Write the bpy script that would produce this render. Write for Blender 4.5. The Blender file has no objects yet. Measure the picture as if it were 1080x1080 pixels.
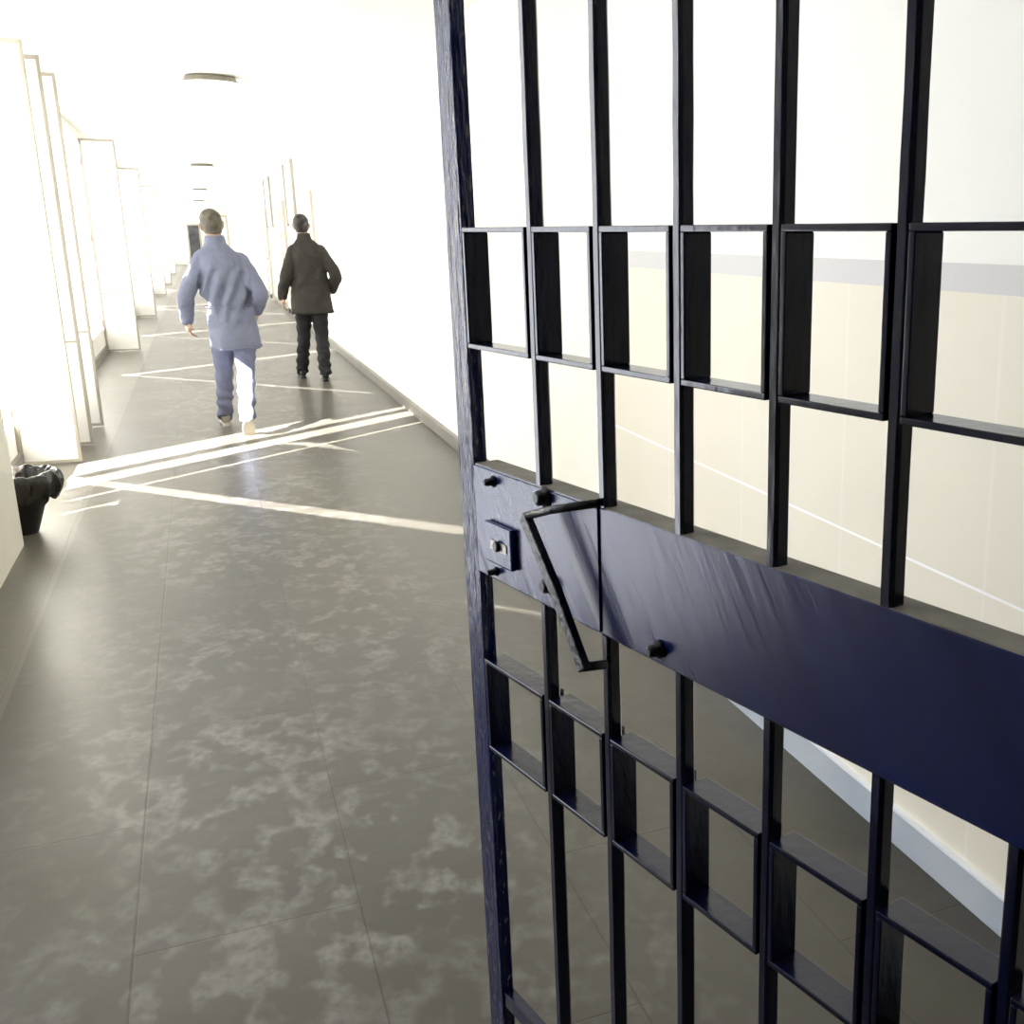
import bpy, bmesh, math, random
from mathutils import Vector, Matrix, noise
random.seed(7)
C = bpy.context.scene.collection
SC = bpy.context.scene

# ------------------------------------------------------------------ materials
def mat(name, col=(.8,.8,.8), rough=.6, spec=.5, metal=0.0):
    m = bpy.data.materials.new(name); m.use_nodes = True
    b = m.node_tree.nodes['Principled BSDF']
    b.inputs['Base Color'].default_value = (*col, 1)
    b.inputs['Roughness'].default_value = rough
    b.inputs['Specular IOR Level'].default_value = spec
    b.inputs['Metallic'].default_value = metal
    return m
def N(m, t, **kw):
    n = m.node_tree.nodes.new(t)
    for k, v in kw.items(): setattr(n, k, v)
    return n
def L(m, a, b): m.node_tree.links.new(a, b)
def bsdf(m): return m.node_tree.nodes['Principled BSDF']
def mottled(name, c1, c2, scale=8, rough=.6, bump=0.0, bscale=60, spec=.5, detail=4, stretch=None, dist=.01, lo=.3, hi=.7, coord='Object'):
    m = mat(name, c1, rough, spec)
    tc = N(m, 'ShaderNodeTexCoord'); mp = N(m, 'ShaderNodeMapping')
    if stretch: mp.inputs['Scale'].default_value = stretch
    L(m, tc.outputs[coord], mp.inputs['Vector'])
    nz = N(m, 'ShaderNodeTexNoise'); nz.inputs['Scale'].default_value = scale; nz.inputs['Detail'].default_value = detail
    L(m, mp.outputs[0], nz.inputs['Vector'])
    cr = N(m, 'ShaderNodeValToRGB')
    cr.color_ramp.elements[0].position = lo; cr.color_ramp.elements[1].position = hi
    cr.color_ramp.elements[0].color = (*c1, 1); cr.color_ramp.elements[1].color = (*c2, 1)
    L(m, nz.outputs['Fac'], cr.inputs['Fac']); L(m, cr.outputs['Color'], bsdf(m).inputs['Base Color'])
    if bump:
        n2 = N(m, 'ShaderNodeTexNoise'); n2.inputs['Scale'].default_value = bscale; n2.inputs['Detail'].default_value = 3
        L(m, mp.outputs[0], n2.inputs['Vector'])
        bp = N(m, 'ShaderNodeBump'); bp.inputs['Strength'].default_value = bump; bp.inputs['Distance'].default_value = dist
        L(m, n2.outputs['Fac'], bp.inputs['Height']); L(m, bp.outputs['Normal'], bsdf(m).inputs['Normal'])
    return m
def glow(name, col, strength, base=(.9,.9,.9)):
    m = mat(name, base, .5)
    b = bsdf(m); b.inputs['Emission Color'].default_value = (*col, 1); b.inputs['Emission Strength'].default_value = strength
    return m

M = {}
M['plaster'] = mottled('white_plaster', (.86,.85,.80), (.90,.89,.85), 1.5, .7, .05, 40)
M['ceil'] = mottled('ceiling_paint', (.88,.875,.84), (.91,.905,.875), .8, .8, .05, 60)
M['leaf'] = mottled('white_enamel', (.86,.85,.82), (.9,.89,.87), 2, .4)
M['edge'] = mottled('cream_edge', (.34,.31,.25), (.40,.37,.31), 5, .5)
M['pane'] = glow('frosted_bright_pane', (1.0,.985,.94), 1.3)
M['pane2'] = glow('frosted_daylight_pane', (.90,.93,1.0), 2.2)
M['backdark'] = mottled('darkened_unseen_wall', (.05,.05,.055), (.07,.07,.075), 2, .7)  # unseen walls coloured dark so the gate bars mirror gloom
M['skirt'] = mottled('glazed_skirting', (.42,.47,.54), (.52,.56,.62), 3, .25, .1, 20)
M['skirtcap'] = mat('skirting_cap', (.8,.83,.88), .3)
M['skirtfar'] = mottled('grey_stone_skirting', (.17,.155,.13), (.23,.215,.185), 3, .4, .1, 20)
M['tan'] = mottled('tan_paint', (.87,.84,.74), (.90,.87,.78), 6, .6, .1, 80)
M['lamp_rim'] = mottled('grey_lamp_rim', (.24,.22,.18), (.36,.33,.27), 8, .5)
M['lamp'] = glow('opal_lamp_glass', (1,.98,.93), 1.2)
M['dark'] = mottled('doorway_gloom', (.03,.03,.035), (.09,.09,.10), 3, .5)
M['far'] = mottled('door_frame_paint', (.52,.48,.40), (.6,.56,.47), 3, .5)
M['greyframe'] = mottled('grey_frame_paint', (.36,.34,.30), (.44,.42,.37), 3, .5)

# wall on the right: white over a cream dado, a grey stripe and a scored line between them
def wall_mat():
    m = mat('painted_wall_with_dado', (.8,.8,.8), .55, .3)
    g = N(m, 'ShaderNodeNewGeometry'); sp = N(m, 'ShaderNodeSeparateXYZ'); L(m, g.outputs['Position'], sp.inputs[0])
    def step(a, b):   # 1 between heights a and b
        x = N(m, 'ShaderNodeMath', operation='GREATER_THAN'); x.inputs[1].default_value = a; L(m, sp.outputs['Z'], x.inputs[0])
        y = N(m, 'ShaderNodeMath', operation='LESS_THAN'); y.inputs[1].default_value = b; L(m, sp.outputs['Z'], y.inputs[0])
        z = N(m, 'ShaderNodeMath', operation='MULTIPLY'); L(m, x.outputs[0], z.inputs[0]); L(m, y.outputs[0], z.inputs[1]); return z.outputs[0]
    nz = N(m, 'ShaderNodeTexNoise'); nz.inputs['Scale'].default_value = 1.3; L(m, g.outputs['Position'], nz.inputs['Vector'])
    def mix(a, b, f):
        x = N(m, 'ShaderNodeMix', data_type='RGBA')
        if isinstance(a, tuple): x.inputs['A'].default_value = (*a, 1)
        else: L(m, a, x.inputs['A'])
        if isinstance(b, tuple): x.inputs['B'].default_value = (*b, 1)
        else: L(m, b, x.inputs['B'])
        L(m, f, x.inputs['Factor']); return x.outputs['Result']
    white = mix((.84,.83,.78), (.89,.88,.83), nz.outputs['Fac'])
    dado = mix((.76,.715,.60), (.81,.765,.66), nz.outputs['Fac'])
    c = mix(white, dado, step(-1, 1.49)); c = mix(c, (.63,.62,.61), step(1.473, 1.537)); c = mix(c, (.97,.97,.95), step(.797, .804))
    # pale vertical board joints in the dado
    fr = N(m, 'ShaderNodeMath', operation='PINGPONG'); fr.inputs[1].default_value = .31; L(m, sp.outputs['Y'], fr.inputs[0])
    lt = N(m, 'ShaderNodeMath', operation='LESS_THAN'); lt.inputs[1].default_value = .006; L(m, fr.outputs[0], lt.inputs[0])
    ml = N(m, 'ShaderNodeMath', operation='MULTIPLY'); L(m, lt.outputs[0], ml.inputs[0]); L(m, step(-1, 1.473), ml.inputs[1])
    m2 = N(m, 'ShaderNodeMath', operation='MULTIPLY'); m2.inputs[1].default_value = .2; L(m, ml.outputs[0], m2.inputs[0])
    c = mix(c, (.9,.9,.88), m2.outputs[0])
    L(m, c, bsdf(m).inputs['Base Color'])
    n2 = N(m, 'ShaderNodeTexNoise'); n2.inputs['Scale'].default_value = 90; L(m, g.outputs['Position'], n2.inputs['Vector'])
    bp = N(m, 'ShaderNodeBump'); bp.inputs['Strength'].default_value = .12; bp.inputs['Distance'].default_value = .003
    L(m, n2.outputs['Fac'], bp.inputs['Height']); L(m, bp.outputs['Normal'], bsdf(m).inputs['Normal'])
    return m
M['wall'] = wall_mat()

def floor_mat():
    m = mat('blotched_floor_slabs', (.2,.18,.15), .4, .5)
    g = N(m, 'ShaderNodeNewGeometry'); sp = N(m, 'ShaderNodeSeparateXYZ'); L(m, g.outputs['Position'], sp.inputs[0])
    cb = N(m, 'ShaderNodeCombineXYZ')
    a = N(m, 'ShaderNodeMath', operation='ADD'); a.inputs[1].default_value = -4.94+.62+12.4; L(m, sp.outputs['Y'], a.inputs[0])
    b = N(m, 'ShaderNodeMath', operation='ADD'); b.inputs[1].default_value = .30+5.0; L(m, sp.outputs['X'], b.inputs[0])
    L(m, a.outputs[0], cb.inputs[0]); L(m, b.outputs[0], cb.inputs[1])
    br = N(m, 'ShaderNodeTexBrick'); br.inputs['Scale'].default_value = 1; br.inputs['Brick Width'].default_value = 1.24
    br.inputs['Row Height'].default_value = .5; br.inputs['Mortar Size'].default_value = .0035; br.inputs['Mortar Smooth'].default_value = .3
    br.inputs['Color1'].default_value = (.92,.92,.92,1); br.inputs['Color2'].default_value = (1.05,1.04,1.02,1); br.inputs['Mortar'].default_value = (.72,.70,.65,1)
    L(m, cb.outputs[0], br.inputs['Vector'])
    # base tone
    n1 = N(m, 'ShaderNodeTexNoise'); n1.inputs['Scale'].default_value = 1.6; n1.inputs['Detail'].default_value = 6; L(m, g.outputs['Position'], n1.inputs['Vector'])
    r1 = N(m, 'ShaderNodeValToRGB'); e = r1.color_ramp.elements
    e[0].position = .3; e[0].color = (.062,.056,.044,1); e[1].position = .72; e[1].color = (.092,.084,.070,1); L(m, n1.outputs['Fac'], r1.inputs['Fac'])
    # pale blotches
    mp = N(m, 'ShaderNodeMapping'); mp.inputs['Rotation'].default_value = (0,0,.35); mp.inputs['Scale'].default_value = (1.0,.75,1); L(m, g.outputs['Position'], mp.inputs['Vector'])
    wr = N(m, 'ShaderNodeTexNoise'); wr.inputs['Scale'].default_value = 9; wr.inputs['Detail'].default_value = 3; L(m, mp.outputs[0], wr.inputs['Vector'])
    va = N(m, 'ShaderNodeVectorMath', operation='SCALE'); va.inputs['Scale'].default_value = .07; L(m, wr.outputs['Color'], va.inputs[0])
    vb = N(m, 'ShaderNodeVectorMath', operation='ADD'); L(m, mp.outputs[0], vb.inputs[0]); L(m, va.outputs[0], vb.inputs[1])
    vo = N(m, 'ShaderNodeTexNoise'); vo.inputs['Scale'].default_value = 13; vo.inputs['Detail'].default_value = 1.5; vo.inputs['Roughness'].default_value = .5; L(m, vb.outputs[0], vo.inputs['Vector'])
    r2 = N(m, 'ShaderNodeValToRGB'); e = r2.color_ramp.elements; e[0].position = .46; e[0].color = (0,0,0,1); e[1].position = .64; e[1].color = (1,1,1,1); L(m, vo.outputs['Fac'], r2.inputs['Fac'])
    n3 = N(m, 'ShaderNodeTexNoise'); n3.inputs['Scale'].default_value = 1.1; n3.inputs['Detail'].default_value = 2; L(m, g.outputs['Position'], n3.inputs['Vector'])
    g3 = N(m, 'ShaderNodeMapRange'); g3.inputs['From Min'].default_value = .30; g3.inputs['From Max'].default_value = .52; L(m, n3.outputs['Fac'], g3.inputs['Value'])
    # blotches fade out towards the left and right walls
    lane = N(m, 'ShaderNodeMapRange'); lane.inputs['From Min'].default_value = -.75; lane.inputs['From Max'].default_value = -.15; lane.inputs['To Min'].default_value = .12; L(m, sp.outputs['X'], lane.inputs['Value'])
    lane2 = N(m, 'ShaderNodeMapRange'); lane2.inputs['From Min'].default_value = .55; lane2.inputs['From Max'].default_value = 1.0; lane2.inputs['To Min'].default_value = 1; lane2.inputs['To Max'].default_value = .08; L(m, sp.outputs['X'], lane2.inputs['Value'])
    n4 = N(m, 'ShaderNodeTexNoise'); n4.inputs['Scale'].default_value = 34; n4.inputs['Detail'].default_value = 4; L(m, mp.outputs[0], n4.inputs['Vector'])
    g4 = N(m, 'ShaderNodeMapRange'); g4.inputs['From Min'].default_value = .25; g4.inputs['From Max'].default_value = .6; L(m, n4.outputs['Fac'], g4.inputs['Value'])
    x = r2.outputs['Color']
    for o in (g3.outputs[0], lane.outputs[0], lane2.outputs[0], g4.outputs[0]):
        k = N(m, 'ShaderNodeMath', operation='MULTIPLY'); L(m, x, k.inputs[0]); L(m, o, k.inputs[1]); x = k.outputs[0]
    k = N(m, 'ShaderNodeMath', operation='MULTIPLY'); k.inputs[1].default_value = .52; L(m, x, k.inputs[0])
    mx = N(m, 'ShaderNodeMix', data_type='RGBA'); L(m, r1.outputs['Color'], mx.inputs['A']); mx.inputs['B'].default_value = (.27,.26,.24,1); L(m, k.outputs[0], mx.inputs['Factor'])
    mu = N(m, 'ShaderNodeMix', data_type='RGBA', blend_type='MULTIPLY'); mu.inputs['Factor'].default_value = 1
    L(m, mx.outputs['Result'], mu.inputs['A']); L(m, br.outputs['Color'], mu.inputs['B'])
    # slabs with a slightly paler strip at the left edge
    bd = N(m, 'ShaderNodeMath', operation='LESS_THAN'); bd.inputs[1].default_value = -.775; L(m, sp.outputs['X'], bd.inputs[0])
    b2 = N(m, 'ShaderNodeMath', operation='MULTIPLY'); b2.inputs[1].default_value = .25; L(m, bd.outputs[0], b2.inputs[0])
    mb = N(m, 'ShaderNodeMix', data_type='RGBA'); L(m, b2.outputs[0], mb.inputs['Factor']); L(m, mu.outputs['Result'], mb.inputs['A']); mb.inputs['B'].default_value = (.30,.28,.23,1)
    L(m, mb.outputs['Result'], bsdf(m).inputs['Base Color'])
    rr = N(m, 'ShaderNodeMapRange'); rr.inputs['To Min'].default_value = .28; rr.inputs['To Max'].default_value = .42; L(m, n1.outputs['Fac'], rr.inputs['Value'])
    L(m, rr.outputs[0], bsdf(m).inputs['Roughness'])
    bp = N(m, 'ShaderNodeBump'); bp.inputs['Strength'].default_value = .25; bp.inputs['Distance'].default_value = .006
    n5 = N(m, 'ShaderNodeTexNoise'); n5.inputs['Scale'].default_value = 16; n5.inputs['Detail'].default_value = 5; L(m, mp.outputs[0], n5.inputs['Vector'])
    L(m, n5.outputs['Fac'], bp.inputs['Height'])
    b3 = N(m, 'ShaderNodeBump', invert=True); b3.inputs['Strength'].default_value = .6; b3.inputs['Distance'].default_value = .003
    L(m, br.outputs['Fac'], b3.inputs['Height']); L(m, bp.outputs['Normal'], b3.inputs['Normal'])
    L(m, b3.outputs['Normal'], bsdf(m).inputs['Normal'])
    return m
M['floor'] = floor_mat()

# thick glossy navy paint, chipped and brushed
def paint(name, c1, c2, rough, bump, bscale, stretch, dist=.002, fleck=None):
    m = mottled(name, c1, c2, 9, rough, bump, bscale, .5, 5, stretch, dist)
    if fleck:
        nodes = m.node_tree.nodes
        tc = N(m, 'ShaderNodeTexCoord'); mp = N(m, 'ShaderNodeMapping'); mp.inputs['Scale'].default_value = fleck[1]
        L(m, tc.outputs['Object'], mp.inputs['Vector'])
        nz = N(m, 'ShaderNodeTexNoise'); nz.inputs['Scale'].default_value = fleck[0]; nz.inputs['Detail'].default_value = 3
        L(m, mp.outputs[0], nz.inputs['Vector'])
        mr = N(m, 'ShaderNodeMapRange'); mr.inputs['From Min'].default_value = fleck[2]; mr.inputs['From Max'].default_value = fleck[2]+.1
        L(m, nz.outputs['Fac'], mr.inputs['Value'])
        src = bsdf(m).inputs['Base Color'].links[0].from_socket
        mx = N(m, 'ShaderNodeMix', data_type='RGBA'); L(m, src, mx.inputs['A']); mx.inputs['B'].default_value = (*fleck[3], 1); L(m, mr.outputs[0], mx.inputs['Factor'])
        L(m, mx.outputs['Result'], bsdf(m).inputs['Base Color'])
    return m
def dim(m, v):
    bsdf(m).inputs['Specular IOR Level'].default_value = v; return m
M['navy'] = paint('navy_gloss_paint', (.0007,.0018,.016), (.0014,.0042,.040), .18, .35, 60, (1,1,.35))
M['navypost'] = paint('chipped_glinting_navy', (.002,.006,.050), (.005,.013,.085), .24, 1.0, 95, (1,1,.16), .006, (170, (1,1,.25), .60, (.10,.11,.13)))  # peeling paint, its glints laid on as pale flecks
M['navyplate'] = paint('brushed_navy_paint', (.002,.0065,.065), (.004,.013,.105), .27, .45, 34, (1,1,.12), .003)
M['navyplate'].node_tree.nodes['Mapping'].inputs['Rotation'].default_value = (0, math.radians(35), 0)
M['navyplate'].node_tree.nodes['Mapping'].vector_type = 'TEXTURE'
M['navyplate'].node_tree.nodes['Mapping'].inputs['Scale'].default_value = (1,1,8)
dim(M['navy'], .55); dim(M['navyplate'], .45); dim(M['floor'], .36)
M['dust'] = mottled('dusty_grime', (.20,.185,.15), (.30,.28,.24), 20, .7)
M['blacksteel'] = mottled('blackened_steel', (.003,.004,.007), (.010,.011,.016), 20, .35, .3, 90)
M['brightsteel'] = mottled('worn_bare_steel', (.45,.42,.36), (.65,.6,.52), 40, .35, .2, 90)

# ------------------------------------------------------------------ mesh helpers
class MB:
    def __init__(s): s.bm = bmesh.new()
    def box(s, a, b, mi=0):
        (x0,y0,z0),(x1,y1,z1) = a, b
        v = [s.bm.verts.new(p) for p in ((x0,y0,z0),(x1,y0,z0),(x1,y1,z0),(x0,y1,z0),(x0,y0,z1),(x1,y0,z1),(x1,y1,z1),(x0,y1,z1))]
        fs = []
        for f in ((0,3,2,1),(4,5,6,7),(0,1,5,4),(1,2,6,5),(2,3,7,6),(3,0,4,7)):
            q = s.bm.faces.new([v[i] for i in f]); q.material_index = mi; fs.append(q)
        return fs
    def obox(s, o, ax, ay, az, mi=0):   # oriented box: corner o with three edge vectors
        o, ax, ay, az = map(Vector, (o, ax, ay, az))
        v = [s.bm.verts.new(o+ax*i+ay*j+az*k) for i,j,k in ((0,0,0),(1,0,0),(1,1,0),(0,1,0),(0,0,1),(1,0,1),(1,1,1),(0,1,1))]
        for f in ((0,3,2,1),(4,5,6,7),(0,1,5,4),(1,2,6,5),(2,3,7,6),(3,0,4,7)):
            q = s.bm.faces.new([v[i] for i in f]); q.material_index = mi
    def rings(s, rings, cap=True, smooth=True, mi=0):
        vs = [[s.bm.verts.new(p) for p in r] for r in rings]; n = len(vs[0])
        for a, b in zip(vs, vs[1:]):
            for i in range(n):
                q = s.bm.faces.new((a[i], a[(i+1)%n], b[(i+1)%n], b[i])); q.smooth = smooth; q.material_index = mi
        if cap:
            s.bm.faces.new(list(reversed(vs[0]))).material_index = mi; s.bm.faces.new(vs[-1]).material_index = mi
    def lathe(s, prof, c=(0,0,0), n=32, cap=True, mi=0):
        s.rings([[(c[0]+r*math.cos(2*math.pi*i/n), c[1]+r*math.sin(2*math.pi*i/n), c[2]+z) for i in range(n)] for r, z in prof], cap, True, mi)
    def tube(s, pts, rad, n=10, flat=1.0, cap=True, smooth=True, mi=0, ref=(0,0,1)):
        pts = [Vector(p) for p in pts]; R = []
        if not hasattr(rad, '__len__'): rad = [rad]*len(pts)
        a = None
        for i, p in enumerate(pts):
            d = (pts[min(i+1,len(pts)-1)] - pts[max(i-1,0)]).normalized()
            if a is None:
                a = d.cross(Vector(ref))
                if a.length < .2: a = d.cross(Vector((0,1,0)))
            else: a = a - d*a.dot(d)
            a.normalize(); b = a.cross(d).normalized()
            R.append([p + a*math.cos(2*math.pi*k/n)*rad[i] + b*math.sin(2*math.pi*k/n)*rad[i]*flat for k in range(n)])
        s.rings(R, cap, smooth, mi)
    def build(s, name, m, parent=None, bevel=0, seg=2):
        bmesh.ops.recalc_face_normals(s.bm, faces=s.bm.faces)
        me = bpy.data.meshes.new(name); s.bm.to_mesh(me); s.bm.free()
        for q in (m if isinstance(m, (list, tuple)) else [m]): me.materials.append(q)
        o = bpy.data.objects.new(name, me); C.objects.link(o)
        if parent: o.parent = parent
        if bevel:
            md = o.modifiers.new('edge', 'BEVEL'); md.width = bevel; md.segments = seg; md.limit_method = 'ANGLE'; md.angle_limit = .7
        return o
def struct(o): o['kind'] = 'structure'; return o
def empty(name, loc=(0,0,0), rz=0):
    o = bpy.data.objects.new(name, None); C.objects.link(o); o.location = loc; o.rotation_euler = (0,0,rz); o.empty_display_size = .1
    return o
def tag(o, label, cat, group=None):
    o['label'] = label; o['category'] = cat
    if group: o['group'] = group
    return o

# ------------------------------------------------------------------ the corridor
XR0, XR1, XL0, XL1, ZC, YE, YB = 1.568, 1.676, -1.0, -1.3, 2.95, 66.0, -5.5
STEP = 4.55
b = MB(); b.box((XL1-.6, YB-.2, -.12), (XR1+.4, YE+.3, 0)); struct(b.build('floor', M['floor']))
b = MB(); b.box((XL1-.6, YB-.2, ZC), (XR1+.4, YE+.3, ZC+.15)); struct(b.build('ceiling', M['ceil']))
b = MB(); b.box((XR0, YB, 0), (XR1+.25, STEP, ZC)); b.box((XR1, STEP, 0), (XR1+.25, YE, ZC), 1); struct(b.build('wall_right', [M['wall'], M['plaster']]))  # far part coloured plain white in place of stronger light
b = MB(); b.box((XL1-.5, YE, 0), (XR1+.25, YE+.2, ZC)); struct(b.build('wall_end', M['plaster']))
b = MB(); b.box((XL1-.5, YB-.2, 0), (XR1+.25, YB, ZC)); struct(b.build('wall_back', M['backdark']))
# skirting, right
b = MB(); b.box((XR0-.015, YB, 0), (XR0, STEP, .098), 0); b.box((XR0-.018, YB, .098), (XR0, STEP, .104), 1)
struct(b.build('baseboard_right', [M['skirt'], M['skirtcap']]))
b = MB(); b.box((XR1-.035, STEP+.0, 0), (XR1, YE, .10)); struct(b.build('baseboard_right_far', M['skirtfar'], bevel=.004))

# left: a solid pier near the camera with one window, then tall frosted windows with open clear slots
WY = (2.2, 3.65)
b = MB()
b.box((XL0-.30, YB, 0), (XL0, WY[0], ZC)); b.box((XL0-.30, WY[1], 0), (XL0, 6.457, ZC))
b.box((XL0-.30, WY[0], 0), (XL0, WY[1], .32)); b.box((XL0-.30, WY[0], 2.75), (XL0, WY[1], ZC))
struct(b.build('wall_left_near', M['tan']))
SLOT = []  # (y0, y1, z0, z1) clear openings, added to shape the sun into strips
SLOT += [(10.9, 11.15, 1.5, 2.8), (6.62, 6.80, .34, .62), (7.08, 7.16, .36, 2.8), (7.50, 7.80, .30, 2.8), (7.93, 8.40, .30, 2.8), (8.47, 8.73, .30, 2.8)]
SLOT += [(13.75, 13.95, .30, 2.8), (14.6, 14.75, .30, 2.8), (19.3, 19.5, .3, 2.8), (20.1, 20.25, .3, 2.8), (27.0, 27.3, .3, 2.8), (35.5, 35.9, .3, 2.8)]
SLOT.sort()
Z0, Z1 = .30, 2.80
b = MB(); b.box((XL1-.05, 6.457, 0), (XL1, YE, Z0)); b.box((XL1-.05, 6.457, Z1), (XL1, YE, ZC))
y = 6.457; k = 0
spans = []
for (a0, a1, c0, c1) in SLOT:
    spans.append((y, a0)); y = a1
    if c0 > Z0+.02: b.box((XL1-.05, a0, Z0), (XL1, a1, c0))
    if c1 < Z1-.02: b.box((XL1-.05, a0, c1), (XL1, a1, Z1))
spans.append((y, YE))
panes = []
for (a, c) in spans:
    if c-a < .5:
        b.box((XL1-.05, a, Z0), (XL1, c, Z1)); continue
    n = max(1, round((c-a)/1.6)); w = (c-a)/n
    for i in range(n):
        p0, p1 = a+i*w, a+(i+1)*w
        b.box((XL1-.05, p0, Z0), (XL1, p0+.06, Z1)); b.box((XL1-.05, p1-.06, Z0), (XL1, p1, Z1))
        panes.append((p0+.06, p1-.06))
b.box((XL1-.05, 8.10, 1.9), (XL1, 8.40, 2.62))  # added blocker that keeps the sun off the nearer walker's back
for py in (8.42, 10.86, 14.3, 19.8): b.box((XL1-1.9, py, 0), (XL1-.05, py+.03, ZC))    # unseen fins added outside to block stray sun at the openings
struct(b.build('wall_left', M['plaster']))
for i, (p0, p1) in enumerate(panes):
    f = MB(); f.box((XL1-.045, p0, Z0), (XL1-.035, p1, Z1)); w = struct(f.build('window_%d' % (i+1), M['pane']))
    if i < 14:
        f = MB()
        for q0, q1, z0, z1 in ((p0, p0+.035, Z0, Z1), (p1-.035, p1, Z0, Z1), (p0+.035, p1-.035, Z0, Z0+.035), (p0+.035, p1-.035, Z1-.035, Z1), (p0+.035, p1-.035, 1.0, 1.03)):
            f.box((XL1-.034, q0, z0), (XL1+.008, q1, z1))
        f.build('window_frame', M['leaf'], w)
# near window beside the camera, daylight behind frosted glass
f = MB(); f.box((XL0-.12, WY[0], .32), (XL0-.10, WY[1], 2.75)); w = struct(f.build('window_%d' % (len(panes)+1), M['pane2']))
f = MB()
for q0, q1, z0, z1 in ((WY[0], WY[0]+.04, .32, 2.75), (WY[1]-.04, WY[1], .32, 2.75), (WY[0]+.04, WY[1]-.04, .32, .36), (WY[0]+.04, WY[1]-.04, 2.71, 2.75), (2.95, 2.98, .36, 2.71)):
    f.box((XL0-.099, q0, z0), (XL0-.06, q1, z1))
f.build('window_frame', M['leaf'], w)
b = MB(); b.box((XL1, 6.46, 0), (XL1+.03, YE, .10)); struct(b.build('baseboard_left', M['skirtfar']))

# ------------------------------------------------------------------ open shutter leaves standing out from the left wall
def leaf(Y, X0, X1, zt, label):
    t = empty('shutter_leaf', (X0, Y, 0)); w = X1-X0
    tag(t, label, 'shutter', 'open leaves along the left wall')
    p = MB(); p.box((.03, -.010, .035), (w-.022, .010, zt-.03)); p.build('panel', M['leaf'], t)
    f = MB()
    f.box((0, -.02, .012), (.03, .02, zt)); f.box((w-.022, -.02, .012), (w, .02, zt))
    f.box((.03, -.02, zt-.03), (w-.022, .02, zt)); f.box((.03, -.02, .012), (w-.022, .02, .035)); f.box((.03, -.014, .80), (w-.022, .014, .815))
    f.build('frame', M['edge'], t, .003)
    for z in (.35, 1.5, 2.5):
        h = MB(); h.lathe([(.008,0),(.008,.09)], (-.004, -.026, z), 10); h.build('hinge', M['edge'], t)
    return t
leaf(8.755, -1.30, -.912, 2.84, 'nearest white shutter leaf jutting from the left wall, just past the black-bagged bin')
leaf(9.455, -1.30, -.89, 2.84, 'second white shutter leaf along the left wall, middle of the close-set group of three')
leaf(10.394, -1.30, -.885, 2.84, 'third white shutter leaf along the left wall, last of the close-set group of three')
leaf(17.17, -1.34+.04, -.87, 2.84, 'fourth white shutter leaf along the left wall, first beyond the close-set three')
leaf(24.3, -1.30, -.87, 2.84, 'fifth white shutter leaf along the left wall, second beyond the close-set three')
leaf(32.9, -1.30, -.87, 2.84, 'sixth white shutter leaf along the left wall, small and far off')
leaf(40.0, -1.30, -.87, 2.84, 'seventh white shutter leaf along the left wall, tiny, second from the far end')
leaf(50.0, -1.30, -.87, 2.84, 'farthest white shutter leaf along the left wall, a sliver near the dark end doorway')

# ------------------------------------------------------------------ right wall: far doors and high windows
for i, (y0, y1) in enumerate(((17.9, 18.86), (23.6, 24.6), (29.7, 30.7))):
    b = MB(); b.box((XR1-.035, y0, 0), (XR1-.001, y1, 2.2)); d = struct(b.build('door_%d' % (i+1), M['leaf']))
    f = MB()
    q = .04 if i == 0 else .06
    f.box((XR1-q, y0-.05, 0), (XR1-.001, y0, 2.25)); f.box((XR1-q, y1, 0), (XR1-.001, y1+.05, 2.25)); f.box((XR1-q, y0, 2.2), (XR1-.001, y1, 2.25))
    f.build('door_frame', M['far'], d)
    k = MB(); k.lathe([(.012,0),(.012,.02),(.028,.03),(.028,.05),(.01,.06)], (0,0,0), 14); o = k.build('door_knob', M['greyframe'], d)
    o.location = (XR1-.035, y0+.1, 1.0); o.rotation_euler = (0, -math.pi/2, 0)
nw = len(panes)+2
for i, (y0, y1) in enumerate(((20.85, 22.7), (27.4, 29.3))):
    b = MB(); b.box((XR1-.02, y0, 1.82), (XR1-.001, y1, 2.84)); d = struct(b.build('window_%d' % (nw+i), M['leaf']))
    f = MB()
    f.box((XR1-.05, y0-.05, 1.75), (XR1-.001, y0, 2.88)); f.box((XR1-.05, y1, 1.75), (XR1-.001, y1+.05, 2.88))
    f.box((XR1-.03, y0, 2.84), (XR1-.001, y1, 2.86)); f.box((XR1-.03, y0, 1.79), (XR1-.001, y1, 1.82))
    f.build('window_frame', M['greyframe'], d)
# end wall: doorway with its darkness painted on a panel, and pale door case
b = MB(); b.box((-.33, YE-.05, 0), (.19, YE-.001, 2.05)); d = struct(b.build('door_4', M['dark']))
f = MB(); f.box((-.41, YE-.08, 0), (-.33, YE-.001, 2.13)); f.box((.19, YE-.08, 0), (.27, YE-.001, 2.13)); f.box((-.33, YE-.08, 2.05), (.19, YE-.001, 2.13)); f.build('door_frame', M['greyframe'], d)
b = MB(); b.box((1.02, YE-.05, 0), (1.58, YE-.001, 2.5)); d = struct(b.build('door_5', M['leaf']))
f = MB(); f.box((.94, YE-.08, 0), (1.02, YE-.001, 2.6)); f.box((1.58, YE-.08, 0), (1.665, YE-.001, 2.6)); f.box((1.02, YE-.08, 2.5), (1.58, YE-.001, 2.6)); f.build('door_frame', M['far'], d)

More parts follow.
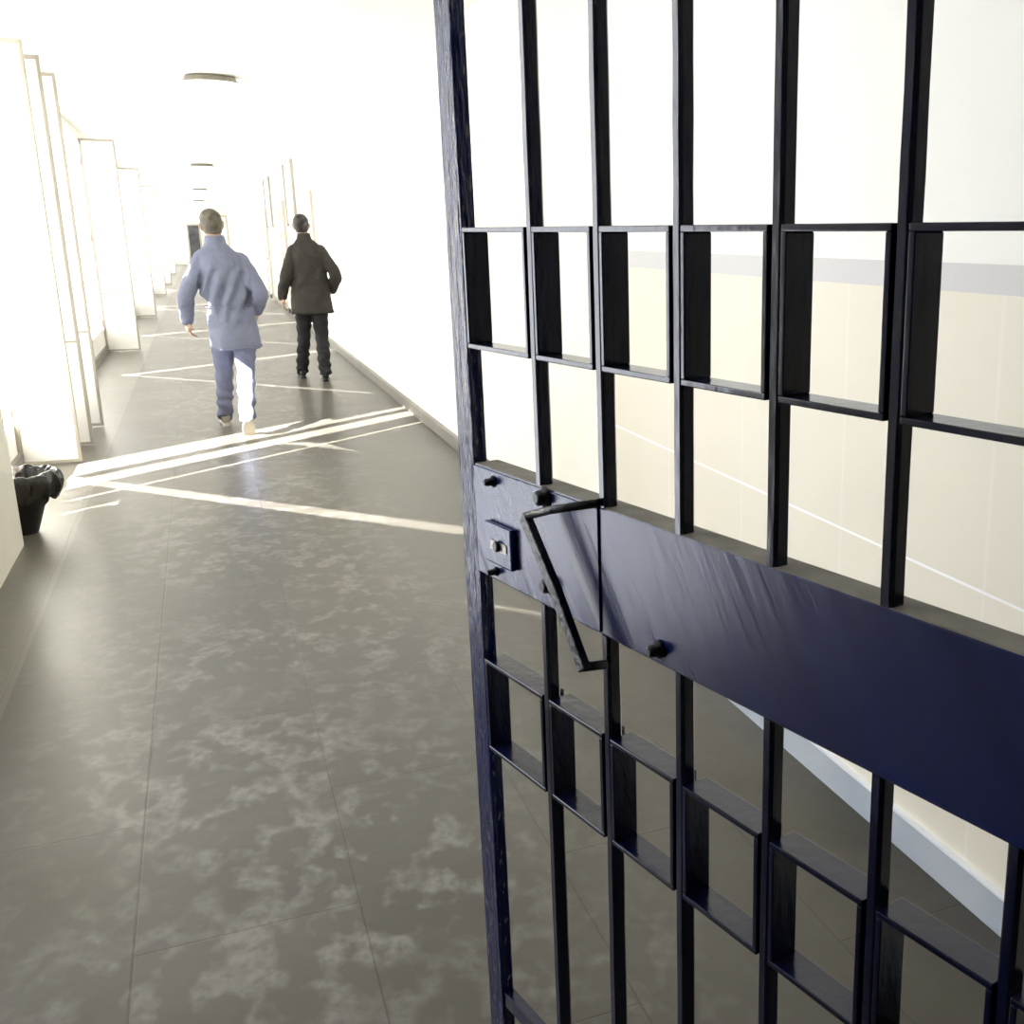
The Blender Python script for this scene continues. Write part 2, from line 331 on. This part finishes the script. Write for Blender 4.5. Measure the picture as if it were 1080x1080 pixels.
# ------------------------------------------------------------------ ceiling lamps
LL = ['nearest round opal ceiling lamp, above and ahead of the two walkers', 'second round ceiling lamp down the corridor',
      'third round ceiling lamp down the corridor, above the head of the walker in blue', 'farthest small round ceiling lamp before the end wall']
for i, y in enumerate((11.0, 24.4, 37.5, 50.0)):
    t = tag(empty('ceiling_lamp', (.26, y, ZC)), LL[i], 'lamp', 'round lamps along the corridor ceiling')
    b = MB(); b.lathe([(.17,-.001),(.205,-.004),(.215,-.03),(.235,-.05),(.235,-.058),(.20,-.058)], n=40); b.build('rim', M['lamp_rim'], t)
    b = MB(); b.lathe([(.234,-.059),(.245,-.075),(.235,-.10),(.19,-.135),(.11,-.158),(.02,-.165)], n=40); b.build('diffuser', M['lamp'], t)

# ------------------------------------------------------------------ waste bin with a black bag
t = tag(empty('waste_bin', (-1.02, 6.73, 0)), 'low waste bin lined with a crumpled black plastic bag beside the left wall', 'bin')
M['binmat'] = mottled('black_bin_plastic', (.012,.011,.009), (.03,.028,.024), 9, .45)
M['bag'] = mottled('black_bag_film', (.012,.011,.009), (.05,.045,.04), 6, .22, .8, 30, dist=.01)
b = MB(); b.lathe([(.058,0),(.062,.01),(.115,.17),(.172,.33),(.162,.33),(.105,.16),(.05,.02)], n=32); b.build('bin_body', M['binmat'], t)
b = MB(); n = 96; R = []
for j, (r, z) in enumerate([(.08,.24),(.13,.26),(.155,.32),(.172,.352),(.192,.345),(.208,.31),(.205,.27),(.196,.225),(.18,.20)]):
    ring = []
    for i in range(n):
        a = 2*math.pi*i/n
        q = noise.noise(Vector((math.cos(a)*5.5, math.sin(a)*5.5, j*.8)))*.028 + noise.noise(Vector((math.cos(a)*14, math.sin(a)*14, j*1.5+7)))*.014
        zz = z + noise.noise(Vector((math.cos(a)*4, math.sin(a)*4, 3+j*.3)))*(.05 if j > 5 else .02)
        ring.append(((r+q)*math.cos(a), (r+q)*math.sin(a), zz))
    R.append(ring)
b.rings(R, cap=False); bag = b.build('bin_bag', M['bag'], t)
md = bag.modifiers.new('thick', 'SOLIDIFY'); md.thickness = .002; md = bag.modifiers.new('sub', 'SUBSURF'); md.levels = md.render_levels = 1

# ------------------------------------------------------------------ the barred gate, swung open into the corridor
# local frame of the gate: x runs along the gate away from the hinge, y towards its back, z up
TH = math.radians(-13.8337)
gate = empty('barred_gate', (math.cos(TH)*.7544, -math.sin(TH)*.7544, 0), math.pi/2 - TH)
tag(gate, 'heavy navy-painted steel barred gate standing open on the right, with solid lock plate', 'gate')
# with this rotation local +x is the gate's length; local -y is its back (wall side)
def gb(x0, x1, n0, n1, z0, z1, mb, mi=0): mb.box((x0, -n1, z0), (x1, -n0, z1), mi)
ZB, ZT = .268, 2.20
b = MB(); gb(1.525, 1.577, -.004, .020, .10, ZT+.03, b); b.build('end_post', M['navypost'], gate, .002)
b = MB(); gb(-.02, .04, -.004, .035, .03, ZT+.03, b); b.build('hinge_post', M['navy'], gate, .002)
b = MB(); gb(.04, 1.525, 0, .02, ZB-.03, ZB, b); b.build('bottom_rail', M['navy'], gate, .002)
b = MB(); gb(.04, 1.525, 0, .02, ZT, ZT+.03, b); b.build('top_rail', M['navy'], gate, .002)
BU = [1.3265 - .1662*i for i in range(8)]; BW, BD = .018, .022
PZ0, PZ1 = 1.068, 1.250
def twisted(bmb, u, z0, z1):
    n = 14; R = []
    hw, hd, c = BW/2, BD/2, .004
    for k in range(n+1):
        z = z0 + (z1-z0)*k/n; w = 1 + .05*noise.noise(Vector((u*9, z*13, 0)))
        o = .0012*noise.noise(Vector((u*7+3, z*6, 2)))
        pts = [(-hw,-hd+c),(-hw+c,-hd),(hw-c,-hd),(hw,-hd+c),(hw,hd-c),(hw-c,hd),(-hw+c,hd),(-hw,hd-c)]
        R.append([(u+p[0]*w+o, -.009+p[1]*w, z) for p in pts])
    bmb.rings(R, smooth=False)
for u in BU:
    b = MB(); twisted(b, u, ZB, PZ0); b.build('bar', M['navy'], gate)
    b = MB(); twisted(b, u, PZ1-.005, ZT); b.build('bar', M['navy'], gate)
# flat-strip boxes welded between the bars, one row high, one row low
edges = [1.525] + [x for u in BU for x in (u+BW/2, u-BW/2)] + [.04]
cells = [(edges[i+1], edges[i]) for i in range(0, len(edges), 2)]
for (z0, z1) in ((1.430, 1.610), (.753, .918)):
    for (c0, c1) in cells:
        if c1-c0 < .02: continue
        b = MB(); T = .0075; n0, n1 = -.004, .036
        c0b, c1b = c0+.001, c1-.001
        gb(c0b, c1b, n0, n1, z1-T, z1, b); gb(c0b, c1b, n0, n1, z0, z0+T, b)
        gb(c0b, c0b+T, n0, n1, z0+T, z1-T, b); gb(c1b-T, c1b, n0, n1, z0+T, z1-T, b)
        b.build('strip_box', M['navy'], gate, .0015)
# lock plate: a hollow box across the gate with a dusty top
b = MB(); gb(.04, 1.525, -.003, .040, PZ0, PZ1, b, 0)
pl = b.build('lock_plate', [M['navyplate'], M['dust']], gate, .003)
for p in pl.data.polygons:
    if p.normal.z > .9: p.material_index = 1
# cover sheet over the lock end, keyhole escutcheon, pull handle, bolts
b = MB(); gb(1.165, 1.522, -.006, -.003, PZ0+.004, PZ1-.003, b); b.build('lock_cover', M['navyplate'], gate, .001)
b = MB(); gb(1.392, 1.478, -.016, -.006, 1.103, 1.168, b); es = b.build('escutcheon', M['navyplate'], gate, .003)
b = MB(); gb(1.405, 1.455, -.0175, -.0162, 1.128, 1.142, b); b.build('keyhole_slot', M['brightsteel'], es)
k = MB(); k.lathe([(.0085,0),(.0085,.004),(.006,.006)], n=16); o = k.build('lock_pin', M['blacksteel'], es); o.location = (1.43, .0178, 1.136); o.rotation_euler = (-math.pi/2,0,0)
o['label'] = 'black round pin in the keyhole slot'
b = MB()
P = [(1.30,-.040,1.214),(1.225,-.040,1.128),(1.152,-.040,1.030)]
def flatbar(mb, pts, w, th):
    R = []
    pts = [Vector((p[0], -p[1], p[2])) for p in pts]
    for i, p in enumerate(pts):
        d = (pts[min(i+1,len(pts)-1)]-pts[max(i-1,0)]).normalized(); s = Vector((0,1,0)).cross(d).normalized()
        R.append([p+s*w/2+Vector((0,th/2,0)), p-s*w/2+Vector((0,th/2,0)), p-s*w/2-Vector((0,th/2,0)), p+s*w/2-Vector((0,th/2,0))])
    mb.rings(R, smooth=False)
flatbar(b, P, .020, .012)
h = b.build('pull_handle', M['blacksteel'], gate, .002); h['label'] = 'slanting black flat-bar handle'
b = MB(); b.tube([(1.300,.040,1.214),(1.235,.036,1.236),(1.160,.006,1.256)], .006, 10); b.build('handle_arm', M['blacksteel'], h)
b = MB(); b.tube([(1.156,.042,1.034),(1.152,.006,1.030)], .007, 10); b.build('handle_foot', M['blacksteel'], h)
for (u, z, r) in ((1.300,1.237,.011),(1.291,1.108,.011),(1.456,1.232,.006),(1.460,1.086,.005),(1.03,1.090,.008)):
    k = MB(); k.lathe([(r*1.5,0),(r*1.5,.003),(r,.005),(r,.014),(r*.6,.018)], n=14); o = k.build('bolt', M['blacksteel'], gate); o.location = (u, .005, z); o.rotation_euler = (-math.pi/2,0,0)
# fixed jamb at the hinge side, beyond the frame
b = MB(); b.box((.80, -.02, 0), (.90, .12, ZC)); struct(b.build('trim_1', M['navy']))
b = MB(); b.box((.90, -.02, 0), (XR0-.019, .12, ZC)); struct(b.build('wall_front', M['backdark']))
for z in (.4, 1.9):
    k = MB(); k.box((0,0,0), (.06,.05,.10))
    o = k.build('hinge', M['navy'], gate); o.location = (-.05, -.03, z)

# ------------------------------------------------------------------ the two people
def finish(name, mb, m, parent, voxel, smooth=4, wr=None, disp=None):
    me = bpy.data.meshes.new(name); bmesh.ops.recalc_face_normals(mb.bm, faces=mb.bm.faces); mb.bm.to_mesh(me); mb.bm.free()
    o = bpy.data.objects.new(name, me); C.objects.link(o)
    r = o.modifiers.new('r', 'REMESH'); r.mode = 'VOXEL'; r.voxel_size = voxel; r.use_smooth_shade = True
    s = o.modifiers.new('s', 'SMOOTH'); s.iterations = smooth; s.factor = .5
    dg = bpy.context.evaluated_depsgraph_get(); me2 = bpy.data.meshes.new_from_object(o.evaluated_get(dg)); o.modifiers.clear(); o.data = me2
    bpy.data.meshes.remove(me)
    if disp:
        ns = [v.normal.copy() for v in me2.vertices]
        for v, nn in zip(me2.vertices, ns): v.co += nn*disp(v.co)
    for p in me2.polygons: p.use_smooth = True
    me2.materials.clear(); me2.materials.append(m); me2.name = name; o.parent = parent
    return o
def cap_tube(mb, pts, rad, flat=1.0, n=14, ref=(0,0,1)):
    pts = [Vector(p) for p in pts]; rad = list(rad)
    d0 = (pts[0]-pts[1]).normalized(); d1 = (pts[-1]-pts[-2]).normalized()
    P = [pts[0]+d0*rad[0]*.95, pts[0]+d0*rad[0]*.6] + pts + [pts[-1]+d1*rad[-1]*.6, pts[-1]+d1*rad[-1]*.95]
    R = [rad[0]*.2, rad[0]*.78] + rad + [rad[-1]*.78, rad[-1]*.2]
    mb.tube(P, R, n, flat, ref=ref)
def stack(mb, secs, n=28):   # closed body from (cx, cy, z, rx, ry[, tilt about y])
    mb.rings([[(cx+rx*math.cos(2*math.pi*i/n), cy+ry*math.sin(2*math.pi*i/n)*(1 if math.sin(2*math.pi*i/n) > 0 else 1), z + s*rx*math.cos(2*math.pi*i/n)) for i in range(n)] for cx, cy, z, rx, ry, s in secs])
def interp(pts, rad, k=4):   # rounded limb path
    P, R = [], []
    pts = [Vector(p) for p in pts]
    for i in range(len(pts)-1):
        p0, p1, p2, p3 = pts[max(i-1,0)], pts[i], pts[i+1], pts[min(i+2,len(pts)-1)]
        for j in range(k):
            t = j/k
            P.append(.5*((2*p1)+(-p0+p2)*t+(2*p0-5*p1+4*p2-p3)*t*t+(-p0+3*p1-3*p2+p3)*t**3)); R.append(rad[i]*(1-t)+rad[i+1]*t)
    P.append(pts[-1]); R.append(rad[-1]); return P, R

def hand(mb, wrist, d, palm_n, thumb_side, s=1.0, curl=.5):
    d = Vector(d).normalized(); pn = Vector(palm_n); pn = (pn - d*pn.dot(d)).normalized(); sd = d.cross(pn).normalized()*thumb_side
    w = Vector(wrist)
    # palm as a flattened lump
    R = []
    for (t, a, c) in ((0,.026,.02),(.03,.036,.021),(.065,.042,.019),(.092,.038,.015)):
        p = w + d*t*s
        R.append([p + sd*math.cos(2*math.pi*k/14)*a*s + pn*math.sin(2*math.pi*k/14)*c*s for k in range(14)])
    mb.rings(R)
    for q, (off, ln) in enumerate(((.028,.072),(.009,.082),(-.010,.076),(-.028,.060))):
        p = w + d*.085*s + sd*off*s; dirn = d.copy(); pts = [p - d*.02*s]; r = [.0095*s]
        for seg in range(3):
            dirn = (dirn + pn*curl*(.6+.35*seg)).normalized(); p = p + dirn*ln*s*(.42,.33,.25)[seg]; pts.append(p); r.append((.0092,.0085,.0075)[seg]*s)
        cap_tube(mb, pts, r, n=10)
    p = w + d*.022*s + sd*.028*s; pts = [p, p + (sd*.8+d*.7+pn*.3).normalized()*.035*s]; pts.append(pts[-1] + (sd*.2+d+pn*.4).normalized()*.030*s)
    cap_tube(mb, pts, [.013*s,.011*s,.009*s], n=10)

def head_mesh(mb, c, yaw, tilt, s=1.0):
    # skull, jaw, nose, ears, brow, lips; local +Y is the face
    Rm = Matrix.Rotation(yaw, 3, 'Z') @ Matrix.Rotation(tilt, 3, 'Y')
    c = Vector(c)
    def tr(p): return c + Rm @ (Vector(p)*s)
    secs = [(-.118,.012,.030,.034),(-.108,.020,.045,.050),(-.085,.016,.056,.068),(-.05,.008,.066,.082),(-.01,.0,.073,.094),(.03,-.006,.077,.100),(.065,-.008,.074,.096),(.092,-.008,.060,.078),(.112,-.008,.034,.044),(.118,-.008,.012,.016)]
    mb.rings([[tr((rx*math.cos(2*math.pi*i/24), cy+ry*math.sin(2*math.pi*i/24), z)) for i in range(24)] for z, cy, rx, ry in secs])
    cap_tube(mb, [tr((0,.088,.012)), tr((0,.102,-.015)), tr((0,.110,-.032))], [.009*s,.012*s,.015*s], n=10)      # nose
    cap_tube(mb, [tr((-.045,.080,.022)), tr((0,.092,.024)), tr((.045,.080,.022))], [.010*s,.011*s,.010*s], n=10)   # brow
    cap_tube(mb, [tr((-.022,.080,-.062)), tr((0,.086,-.062)), tr((.022,.080,-.062))], [.006*s,.009*s,.006*s], n=8)  # lips
    for sx in (-1, 1):
        cap_tube(mb, [tr((sx*.074,-.002,-.035)), tr((sx*.083,-.012,-.012)), tr((sx*.086,-.012,.012)), tr((sx*.078,-.004,.022))], [.009*s,.011*s,.012*s,.008*s], n=10)
    return tr

def eyes(tr, s, parent, m1, m2):
    for sx in (-1, 1):
        b = MB(); c = tr((sx*.031,.078,.002)); b.lathe([(.002,-.0125),(.008,-.010),(.012,-.003),(.012,.003),(.008,.010),(.002,.0125)], tuple(c), 14); e = b.build('eye', m1, parent)

def person(name, loc, label, J, mats, opt):
    t = tag(empty(name, loc), label, 'person')
    V = lambda k: Vector(J[k])
    # --- continuous body
    b = MB()
    tr = head_mesh(b, J['head'], opt.get('hyaw',0), opt.get('htilt',0))
    neck_b = V('neck')
    cap_tube(b, [V('head')+Vector((0,-.012,-.05)), neck_b+Vector((0,0,.02)), neck_b+Vector((0,0,-.06))], [.056,.058,.07])
    ch, hp = V('chest'), V('hip')
    stack(b, [(hp.x,hp.y,hp.z-.08,.13,.09,0),(hp.x,hp.y,hp.z,.155,.105,0),((hp.x+ch.x)/2,(hp.y+ch.y)/2,(hp.z+ch.z)/2,.135,.095,0),(ch.x,ch.y,ch.z-.06,.155,.105,0),(ch.x,ch.y,ch.z+.06,.15,.09,0),(neck_b.x,neck_b.y,neck_b.z-.03,.07,.06,0)])
    for s in 'LR':
        cap_tube(b, [V('sh'+s), V('el'+s), V('wr'+s)], [.046,.036,.024])
        sx = -1 if s == 'L' else 1
        d = Vector(J.get('hd'+s) or (V('wr'+s)-V('el'+s)))
        hand(b, V('wr'+s), d, (-sx, .25, 0), 1 if s == 'L' else 1, 1.0, opt.get('curl',.5)) if s == 'L' else hand(b, V('wr'+s), d, (-sx,.25,0), -1, 1.0, opt.get('curl',.5))
        cap_tube(b, [V('hj'+s), V('kn'+s), V('an'+s)], [.075,.048,.034])
        cap_tube(b, [V('an'+s)+Vector((0,0,-.02)), V('to'+s)], [.034,.026])
    finish('body', b, mats['skin'], t, .0065, 3)
    # --- hair: a cap over the crown and nape
    hb = MB(); R = []
    Rm = Matrix.Rotation(opt.get('hyaw',0), 3, 'Z') @ Matrix.Rotation(opt.get('htilt',0), 3, 'Y')
    for z, cy, rx, ry in [(-.072,-.030,.052,.052),(-.05,-.022,.066,.068),(-.01,-.016,.078,.086),(.03,-.016,.083,.098),(.065,-.014,.080,.096),(.095,-.012,.064,.080),(.116,-.012,.040,.050),(.126,-.012,.012,.016)]:
        R.append([V('head') + Rm @ Vector((rx*math.cos(2*math.pi*i/24), cy+ry*math.sin(2*math.pi*i/24)*(.82 if math.sin(2*math.pi*i/24) > 0 else 1), z)) for i in range(24)])
    hb.rings(R)
    finish('hair', hb, mats['hair'], t, .006, 3, disp=lambda c: .0022*noise.noise(c*90)+.002*noise.noise(c*35))
    # --- jacket
    jb = MB(); stack(jb, opt['torso'])
    for s in 'LR':
        P, R = interp([V('sh'+s), (V('sh'+s)*.5+V('el'+s)*.5), V('el'+s), (V('el'+s)*.5+V('wr'+s)*.5), V('wr'+s)], opt['sleeve'])
        cap_tube(jb, P, R, n=18)
        d = (V('wr'+s)-V('el'+s)).normalized(); jb.tube([V('wr'+s)-d*.035, V('wr'+s)+d*.012], [.049,.047], 18)
    co = V('neck'); jb.rings([[(co.x+rx*math.cos(2*math.pi*i/24), co.y+ry*math.sin(2*math.pi*i/24), co.z+z+(.012 if math.sin(2*math.pi*i/24) < 0 else -.02)) for i in range(24)] for z, rx, ry in ((-.05,.11,.09),(-.005,.080,.076),(.050,.072,.073))])
    jk = finish('jacket', jb, mats['jacket'], t, .009, 3, disp=opt['folds'])
    jk['label'] = opt['jl']
    # waist seam and hem as sub-parts following the cloth
    for z in opt['seams']:
        s0 = opt['torso']; q = None
        for a, c in zip(s0, s0[1:]):
            if a[2] <= z <= c[2]:
                f = (z-a[2])/(c[2]-a[2]); q = [a[i]*(1-f)+c[i]*f for i in range(6)]
        sb = MB(); n = 64
        sb.tube([(q[0]+(q[3]+.002)*math.cos(2*math.pi*i/n), q[1]+(q[4]+.002)*math.sin(2*math.pi*i/n), z+q[5]*q[3]*math.cos(2*math.pi*i/n)+.006*math.sin(9*2*math.pi*i/n)*.4) for i in range(n+1)], .0055, 8)
        sb.build('seam', mats['jacket'], jk)
    # --- trousers
    tb = MB(); stack(tb, [(hp.x,hp.y,hp.z-.12,.14,.10,0),(hp.x,hp.y,hp.z-.02,.165,.115,0),(hp.x,hp.y,hp.z+.10,.15,.11,0)])
    for s in 'LR':
        a = V('an'+s); k = V('kn'+s); cuff = a + (k-a).normalized()*.0 + Vector((0,-.005,-.035))
        P, R = interp([V('hj'+s), V('hj'+s)*.5+k*.5, k, k*.5+a*.5, a, cuff], opt['leg'])
        tb.tube([P[0]+Vector((0,0,.05))]+P, [R[0]*.8]+R, 20)
    finish('trousers', tb, mats['trousers'], t, .009, 3, disp=opt['legfolds'])
    # --- shoes
    for s in 'LR':
        a, to = V('an'+s), V('to'+s); d = (to-a); f = Vector((d.x, d.y, 0)).normalized(); lift = opt.get('lift'+s, 0)
        # shoe built flat with heel at origin, then pitched about the toe
        sm = MB(); L_ = .29; R = []
        for y, hw, h in ((0,.026,.058),(.02,.036,.078),(.07,.038,.085),(.12,.039,.072),(.17,.045,.056),(.215,.047,.046),(.26,.037,.038),(.285,.018,.028)):
            R.append([(hw*math.copysign(abs(math.cos(q))**.8, math.cos(q)), y, max(.0, h*.5+h*.5*math.copysign(abs(math.sin(q))**.7, math.sin(q)))) for q in [2*math.pi*i/18 for i in range(18)]])
        sm.rings(R)
        sole = MB(); n = 22; out = []
        for i in range(n):
            q = 2*math.pi*i/n; yy = .145-.150*math.cos(q); w = .040+.010*math.sin((yy-.05)*9) if yy > .1 else .036
            out.append((w*math.copysign(abs(math.sin(q))**.7, math.sin(q)), yy))
        sole.rings([[(x, y, z) for x, y in out] for z in (-.012, .004)], smooth=False); sole.box((-.032,.0,-.026), (.032,.07,-.012))
        o1 = sm.build('shoe', mats['shoe'], t); o2 = sole.build('sole', mats['sole'], o1, .003)
        md = o1.modifiers.new('sub', 'SUBSURF'); md.levels = md.render_levels = 1
        ang = math.atan2(-f.x, f.y)
        Rm = Matrix.Rotation(ang, 4, 'Z') @ Matrix.Rotation(-lift, 4, 'X')
        # toe pivot stays on the ground
        piv = Vector((0,.25,-.012)) if lift else Vector((0,.0,-.026))
        ground = Vector((to.x, to.y, 0.001)) if lift else Vector((a.x, a.y, .001)) - f*.05
        o1.matrix_local = Matrix.Translation(ground) @ Rm @ Matrix.Translation(-piv)
        if opt.get('shoelabel'): o1['label'] = opt['shoelabel']
    return t

M['skin'] = mottled('skin', (.36,.23,.16), (.42,.28,.20), 12, .5)
M['hair1'] = mottled('greying_brown_hair', (.045,.038,.025), (.13,.115,.085), 22, .55, .5, 120, dist=.004)
M['hair2'] = mottled('dark_brown_hair', (.008,.006,.004), (.018,.014,.010), 22, .5, .5, 120, dist=.004)
M['blue'] = mottled('blue_grey_cotton', (.155,.168,.235), (.205,.222,.30), 7, .75, .25, 40, .2)
M['bluetr'] = mottled('blue_grey_trouser_cloth', (.145,.158,.24), (.195,.21,.30), 7, .75, .25, 40, .2)
M['black'] = mottled('charcoal_coat_cloth', (.034,.031,.027), (.052,.047,.042), 7, .8, .3, 60, .15)
M['blacktr'] = mottled('black_trouser_cloth', (.020,.019,.021), (.034,.033,.035), 7, .8, .2, 50, .15)
M['tanshoe'] = mottled('worn_tan_shoe_leather', (.20,.17,.13), (.36,.31,.25), 9, .3)
M['palesole'] = mottled('pale_rubber_sole', (.45,.42,.36), (.6,.57,.5), 9, .6)
M['blackshoe'] = mottled('black_shoe_leather', (.008,.008,.008), (.02,.019,.018), 9, .3)

def folds1(c):
    v = .009*noise.noise(Vector((c.x*12, c.y*9, c.z*8))) + .004*noise.noise(c*26)
    if .80 < c.z < 1.45 and abs(c.x-.02) < .2:
        # long folds raking up from the waist to the right shoulder, gathered at the belt
        w = math.sin((c.x*1.0 - (c.z-1.05)*.38)*62 + 2.2*noise.noise(c*5))
        v += .034*w*max(0, 1-abs(c.z-1.12)/.27)*(.5+.5*noise.noise(Vector((c.x*6,3,c.z*3))))
    if c.z < 1.04: v += .006*math.sin(c.x*70+2*noise.noise(c*7))*max(0, 1-(1.04-c.z)/.12)
    return v
def folds2(c):
    v = .008*noise.noise(Vector((c.x*10, c.y*8, c.z*7))) + .003*noise.noise(c*24)
    if .85 < c.z < 1.35: v += .010*math.sin((c.x-(c.z-1.1)*.8)*40+2*noise.noise(c*4))*max(0, 1-abs(c.z-1.1)/.25)*.6
    return v
def legf(c): return .008*noise.noise(Vector((c.x*14, c.y*14, c.z*7))) + (.0035+.003*max(0,min(1,(.5-c.z)/.2)))*math.sin(c.z*55+c.x*28+3*noise.noise(c*6))

J1 = dict(head=(-.025,.03,1.672), neck=(-.012,-.01,1.53), chest=(.03,0,1.30), hip=(.055,0,.93),
  shL=(-.115,-.01,1.425), shR=(.15,0,1.395), elL=(-.262,-.03,1.14), elR=(.275,-.10,1.15), wrL=(-.285,.10,.925), wrR=(.245,.06,.99),
  hdL=(.06,.10,-1), hdR=(-.10,.35,-.9),
  hjL=(-.03,0,.89), hjR=(.13,0,.89), knL=(-.05,.17,.49), knR=(.112,-.02,.48), anL=(-.075,.38,.115), anR=(.085,-.30,.20), toL=(-.08,.58,.03), toR=(.085,-.17,.04))
T1 = [(.065,0,.69,.190,.135,0),(.062,0,.72,.196,.14,0),(.055,0,.85,.188,.135,0),(.045,0,.98,.178,.128,0),(.043,0,1.035,.173,.124,0),(.040,0,1.10,.186,.132,0),(.030,-.005,1.22,.196,.138,0),(.022,-.012,1.33,.194,.132,-.03),(.015,-.012,1.41,.188,.115,-.10),(.008,-.012,1.455,.155,.098,-.12),(.0,-.012,1.49,.115,.08,-.10),(-.012,-.01,1.53,.072,.062,0)]
person('person', (.15, 9.62, 0), 'man in a long blue-grey jacket and trousers walking away, nearer of the two', J1,
  dict(skin=M['skin'], hair=M['hair1'], jacket=M['blue'], trousers=M['bluetr'], shoe=M['tanshoe'], sole=M['palesole']),
  dict(torso=T1, sleeve=[.068,.072,.066,.060,.050], leg=[.092,.088,.070,.066,.062,.066], folds=folds1, legfolds=legf, jl='long blue-grey jacket gathered at the waist', seams=(.71, 1.035), htilt=-.12, hyaw=.1, liftR=.75, curl=.75))
J2 = dict(head=(-.035,.02,1.69), neck=(-.02,-.01,1.555), chest=(0,0,1.32), hip=(-.005,0,.94),
  shL=(-.140,-.01,1.43), shR=(.135,0,1.43), elL=(-.245,-.05,1.16), elR=(.270,-.10,1.16), wrL=(-.298,.08,.93), wrR=(.235,.05,1.0),
  hdL=(0,.12,-1), hdR=(-.45,.5,-.7),
  hjL=(-.085,0,.89), hjR=(.075,0,.89), knL=(-.10,.12,.49), knR=(.08,0,.48), anL=(-.135,.30,.115), anR=(.075,-.08,.11), toL=(-.15,.48,.03), toR=(.09,.12,.03))
T2 = [(.005,0,.745,.222,.135,0),(.004,0,.77,.224,.137,0),(0,0,.90,.210,.132,0),(0,0,1.03,.195,.128,0),(0,0,1.15,.192,.13,0),(0,-.005,1.27,.194,.135,0),(-.003,-.012,1.37,.194,.130,0),(-.005,-.012,1.43,.192,.112,0),(-.008,-.012,1.475,.155,.10,0),(-.012,-.012,1.515,.112,.082,0),(-.02,-.01,1.56,.072,.062,0)]
person('person', (1.095, 12.77, 0), 'man in a dark charcoal jacket and black trousers walking away along the right wall', J2,
  dict(skin=M['skin'], hair=M['hair2'], jacket=M['black'], trousers=M['blacktr'], shoe=M['blackshoe'], sole=M['blackshoe']),
  dict(torso=T2, sleeve=[.066,.068,.063,.058,.050], leg=[.092,.088,.070,.068,.066,.072], folds=folds2, legfolds=legf, jl='hip-length dark charcoal jacket', seams=(.765,), htilt=-.04, hyaw=-.1, curl=.6))

# ------------------------------------------------------------------ light
def sun(name, slope, elev, power, col, ang=.3):
    l = bpy.data.lights.new(name, 'SUN'); l.energy = power; l.color = col; l.angle = math.radians(ang)
    o = bpy.data.objects.new(name, l); C.objects.link(o)
    d = Vector((1, slope, 0)).normalized()*math.cos(math.radians(elev)); d.z = -math.sin(math.radians(elev))
    o.rotation_euler = d.to_track_quat('-Z', 'Y').to_euler(); o.location = (-8, 4, 9)
    return o
sun('sun', .80, 33, 34, (1,.97,.90))
sun('sun_glint', -1.12, 30, 20, (1,.98,.94), .6)  # added second sun in place of sunlight mirrored by glass
w = bpy.data.worlds.new('World'); SC.world = w; w.use_nodes = True
w.node_tree.nodes['Background'].inputs['Color'].default_value = (.9,.95,1,1); w.node_tree.nodes['Background'].inputs['Strength'].default_value = 2.5

# ------------------------------------------------------------------ camera
f, PX, PY, H = 1130., 735., 540., 1.6
tilt = math.atan((PY-247)/f); yaw = math.atan((PX-206)*math.cos(tilt)/f)
cd = bpy.data.cameras.new('camera'); cam = bpy.data.objects.new('camera', cd); C.objects.link(cam)
cam.location = (0,0,H); cam.rotation_euler = (math.pi/2 - tilt, 0, -yaw)
cd.sensor_width = 36; cd.lens = 36*f/1080; cd.shift_x = (540-PX)/1080; cd.shift_y = (PY-540)/1080; cd.clip_start = .02; cd.clip_end = 200
SC.camera = cam
vs = SC.view_settings; vs.view_transform = 'Standard'; vs.look = 'None'; vs.exposure = 1.45; vs.gamma = 1; vs.use_curve_mapping = False
SC.cycles.use_denoising = True; SC.cycles.max_bounces = 8; SC.cycles.diffuse_bounces = 6; SC.cycles.caustics_reflective = False; SC.cycles.caustics_refractive = False
